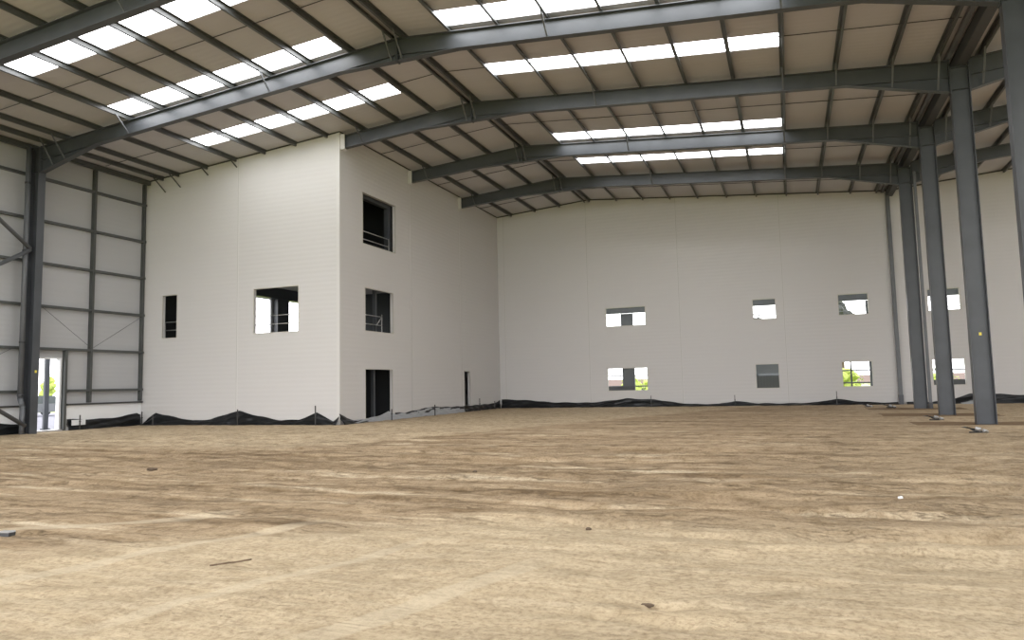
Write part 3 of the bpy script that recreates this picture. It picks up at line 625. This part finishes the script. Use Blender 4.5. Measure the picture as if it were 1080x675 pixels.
# ---------------------------------------------------------------- outside
b = new(); box(b, -140, 140, 43.2, 190, -.25, -.12); box(b, -140, 140, -90, -12, -.25, -.12); box(b, 38.8, 140, -12, 43.2, -.25, -.12); box(b, -140, -60, -12, 43.2, -.25, -.12)
struct(obj('ground', b, M['grass']))
struct(obj('path', B1(-60, XW - .02, -12, 43.2, -.25, -.02), M['paving']))
tag(obj('lintel_beam', B1(-13, 10.4, 43.62, 43.8, 5.66, 6.25), M['steel']), 'dark steel beam across the tops of the upper back windows', 'beam')
def ipost(x0, x1, z0, z1, lab, y=43.65, m='steel'):
    t = thing('outer_post', lab, 'post', ((x0 + x1) / 2, y, z0)); w = x1 - x0
    obj('web', B1(x0 + .03, x1 - .03, y + .06, y + .08, z0, z1), M[m], t); obj('flange', B1(x0, x0 + .03, y, y + .14, z0, z1), M[m], t); obj('flange', B1(x1 - .03, x1, y, y + .14, z0, z1), M[m], t)
ipost(-9.52, -8.78, -.1, 5.64, 'wide dark steel post standing behind the left pair of back windows')
ipost(4.02, 4.24, -.1, 5.64, 'dark steel post at the right edge of the windows left of the columns')
tag(obj('window_transom', B1(3.05, 3.13, 43.50, 43.58, -.1, 2.9), M['dark']), 'thin dark upright behind the lower window with green view', 'post')
tag(obj('sill_board', B1(-10.6, -8.75, 43.5, 43.6, .3, 1.22), M['dark']), 'black board along the bottom of the wide lower window', 'board')
tag(obj('sill_board', B1(6.8, 8.8, 43.5, 43.6, .3, 1.25), M['dark']), 'black board along the bottom of the rightmost lower window', 'board')
for x0, x1, zs_, lab in ((-11.2, -7.2, (1.22, 1.86, 5.2), 'scaffold tubes outside the wide pair of back windows'), (-2.9, .2, (5.16,), 'scaffold tubes outside the small upper window above the dark one'),
                         (2.1, 4.75, (1.17, 1.84, 5.12, 5.36), 'scaffold tubes outside the windows left of the valley columns'), (6.3, 9.0, (1.76, 5.1, 5.5), 'scaffold tubes outside the windows behind the valley columns')):
    t = thing('scaffold', lab, 'scaffold', (x0, 43.95, -.12), 'scaffolding outside the back wall')
    for z in zs_:
        b = new(); tube(b, (x0, 43.95, z), (x1, 43.95, z), .035 if z < 3 else .018, 8); obj('ledger', b, M['dark'] if z < 3 else M['steel_light'], t, True)
    for x in (x0, x1):
        b = new(); tube(b, (x, 43.95, -.12), (x, 43.95, 5.6), .03, 8); obj('upright', b, M['steel_light'], t, True)
# dark corrugated container behind the lower dark window
t = thing('site_container', 'dark grey corrugated container filling the dark lower window', 'container', (-1.2, 45.2, 0))
b = new(); box(b, -2.6, .3, 44.85, 47.2, -.1, 2.75); obj('body', b, M['dark'], t)
for k_ in range(18):
    x = -2.55 + k_ * .16; obj('rib', B1(x, x + .07, 44.80, 44.85, .1, 1.65), M['dark'], t)
obj('side_rail', B1(-2.6, .3, 44.79, 44.85, 1.66, 1.8), M['glassdark'], t); obj('fascia', B1(-2.6, .3, 44.80, 44.85, 1.8, 2.75), M['steel'], t)
def tree(x, y, h, w, m, lab, seed, trunk=.3):
    rr = random.Random(seed); t = thing('leafy_tree', lab, 'tree', (x, y, 0), 'trees outside')
    b = new(); tube(b, (x, y, -.15), (x, y, h * .6), w * .06, 8); obj('trunk', b, M['bark'], t)
    b = new(); H0 = h * trunk
    for k_ in range(14):
        a = rr.uniform(0, 6.3); rad = rr.uniform(0, .55) * w / 2; zc = H0 + (h - H0) * rr.uniform(.2, .8); r = w * rr.uniform(.16, .28)
        mm = Matrix.Translation((x + rad * math.cos(a), y + rad * math.sin(a), zc)) @ Matrix.Diagonal((1, 1, min(1, (h - H0) / w), 1))
        bmesh.ops.create_icosphere(b, subdivisions=2, radius=r, matrix=mm)
    for v in b.verts: v.co += Vector([rr.uniform(-.07, .07) * w * .6 for _ in range(3)])
    for k_ in range(500):                      # leaf clusters on the surface
        a = rr.uniform(0, 6.3); ph = rr.uniform(-1.3, 1.5); R_ = w * .42 * rr.uniform(.8, 1.15)
        p = Vector((x + R_ * math.cos(a) * math.cos(ph), y + R_ * math.sin(a) * math.cos(ph), H0 + (h - H0) * (.5 + .48 * math.sin(ph)))); s_ = w * .035
        vs = [b.verts.new(p + Vector([rr.uniform(-s_, s_) for _ in range(3)])) for _ in range(3)]; b.faces.new(vs)
    obj('crown', b, m, t)
tree(3.7, 60, 7.7, 2.6, M['leafdark'], 'dark tree at the left of the upper window beside the columns', 3, .45)
tree(-2.5, 64, 7.0, 2.2, M['leafdark'], 'dark bushy tree at the lower left of the small upper window', 4, .45)
tree(3.3, 52, 2.0, 2.4, M['leaf'], 'lime green bush in the lower window left of the columns', 5, 0.05)
tree(6.6, 60, 1.9, 2.6, M['leaf'], 'second lime green bush in the lower window left of the columns', 6, 0.05)
tree(-11.2, 55, 1.9, 2.2, M['leaf'], 'lime green bush at the left of the wide lower window', 7, 0.05)
tree(-10.5, 60.5, 1.8, 2.4, M['leaf'], 'lime green bush at the right of the wide lower window', 8, 0.05)
tree(9.5, 57, 2.0, 2.6, M['leaf'], 'lime green bush in the rightmost lower window', 9, 0.05)
tree(-57.0, 42.3, 3.2, 1.7, M['leaf'], 'light green tree seen through the left wall doorway', 10, .25)
# low houses far behind the back windows
def house(x0, x1, y, h, lab, m='render', rm='roof_tile'):
    t = thing('low_building', lab, 'building', ((x0 + x1) / 2, y, 0)); obj('walls', B1(x0, x1, y, y + 8, -.12, h), M[m], t)
    b = new(); prism(b, [(y - .3, h), (y + 4, h + .9), (y + 8.3, h)], 'x', x0 - .3, x1 + .3); obj('roof', b, M[rm], t)
    for k_ in range(int((x1 - x0) / 2.5)):
        xx = x0 + .8 + k_ * 2.5; obj('window', B1(xx, xx + 1.1, y - .03, y, h * .4, h * .75), M['glassdark'], t)
house(-24, -8, 92, .9, 'low pale building with brown roof behind the wide lower window'); house(3, 20, 96, .8, 'low pale building with brown roof behind the lower window beside the columns')
# things beyond the doorway
t = thing('canopy_post', 'grey post standing outside the doorway in the left wall', 'post', (-30.0, 22.15, 0)); obj('post', B1(-30.05, -29.95, 22.05, 22.25, -.02, 3.4), M['steel'], t); obj('foot', B1(-30.1, -29.9, 22.0, 22.3, -.02, .05), M['steel'], t)
def car(x, y, m, lab):
    t = thing('parked_car', lab, 'car', (x, y, 0)); b = new()
    prism(b, [(y - 2.1, .25), (y + 2.1, .25), (y + 2.15, .7), (y + 1.5, .85), (y - 1.2, .88), (y - 2.1, .75)], 'x', x - .85, x + .85); obj('body', b, m, t)
    b = new(); prism(b, [(y - 1.2, .87), (y + 1.4, .85), (y + .8, 1.4), (y - .6, 1.42)], 'x', x - .75, x + .75); obj('cabin', b, M['glassdark'], t)
    for wy in (-1.3, 1.3):
        b = new(); tube(b, (x + .7, y + wy, .32), (x + .9, y + wy, .32), .34, 18); obj('wheel', b, M['dark'], t); b = new(); tube(b, (x - .9, y + wy, .32), (x - .7, y + wy, .32), .34, 18); obj('wheel', b, M['dark'], t)
car(-50, 36.2, M['steel_light'], 'grey parked car beyond the left doorway'); 
tag(obj('planter_box', B1(-41.5, -40.5, 28.6, 29.4, -.02, .85), M['dark']), 'dark box standing outside the doorway at its left side', 'box')

# ---------------------------------------------------------------- camera, light, view
cam = bpy.data.cameras.new('camera'); co_ = bpy.data.objects.new('camera', cam); C.objects.link(co_); sc.camera = co_
cam.sensor_width = 36; cam.lens = F_PX / 1080 * 36; cam.clip_end = 500; cam.clip_start = .05
f = Vector((-math.sin(YAW) * math.cos(PITCH), math.cos(YAW) * math.cos(PITCH), math.sin(PITCH))); r = Vector((math.cos(YAW), math.sin(YAW), 0)); u = r.cross(f)
c_, s_ = math.cos(ROLL), math.sin(ROLL); r2 = c_ * r + s_ * u; u2 = -s_ * r + c_ * u
mw = Matrix((r2, u2, -f)).transposed().to_4x4(); mw.translation = CAM; co_.matrix_world = mw

w = bpy.data.worlds.new('overcast sky'); sc.world = w; w.use_nodes = True
bg = w.node_tree.nodes['Background']; bg.inputs[0].default_value = (.97, .97, 1.0, 1); bg.inputs[1].default_value = SKY
sc.view_settings.view_transform = 'Standard'; sc.view_settings.look = 'None'; sc.view_settings.exposure = 0.14; sc.view_settings.gamma = 1; sc.view_settings.use_curve_mapping = False
sc.cycles.max_bounces = 10; sc.cycles.diffuse_bounces = 6; sc.cycles.use_denoising = True
sc.cycles.sample_clamp_indirect = 8
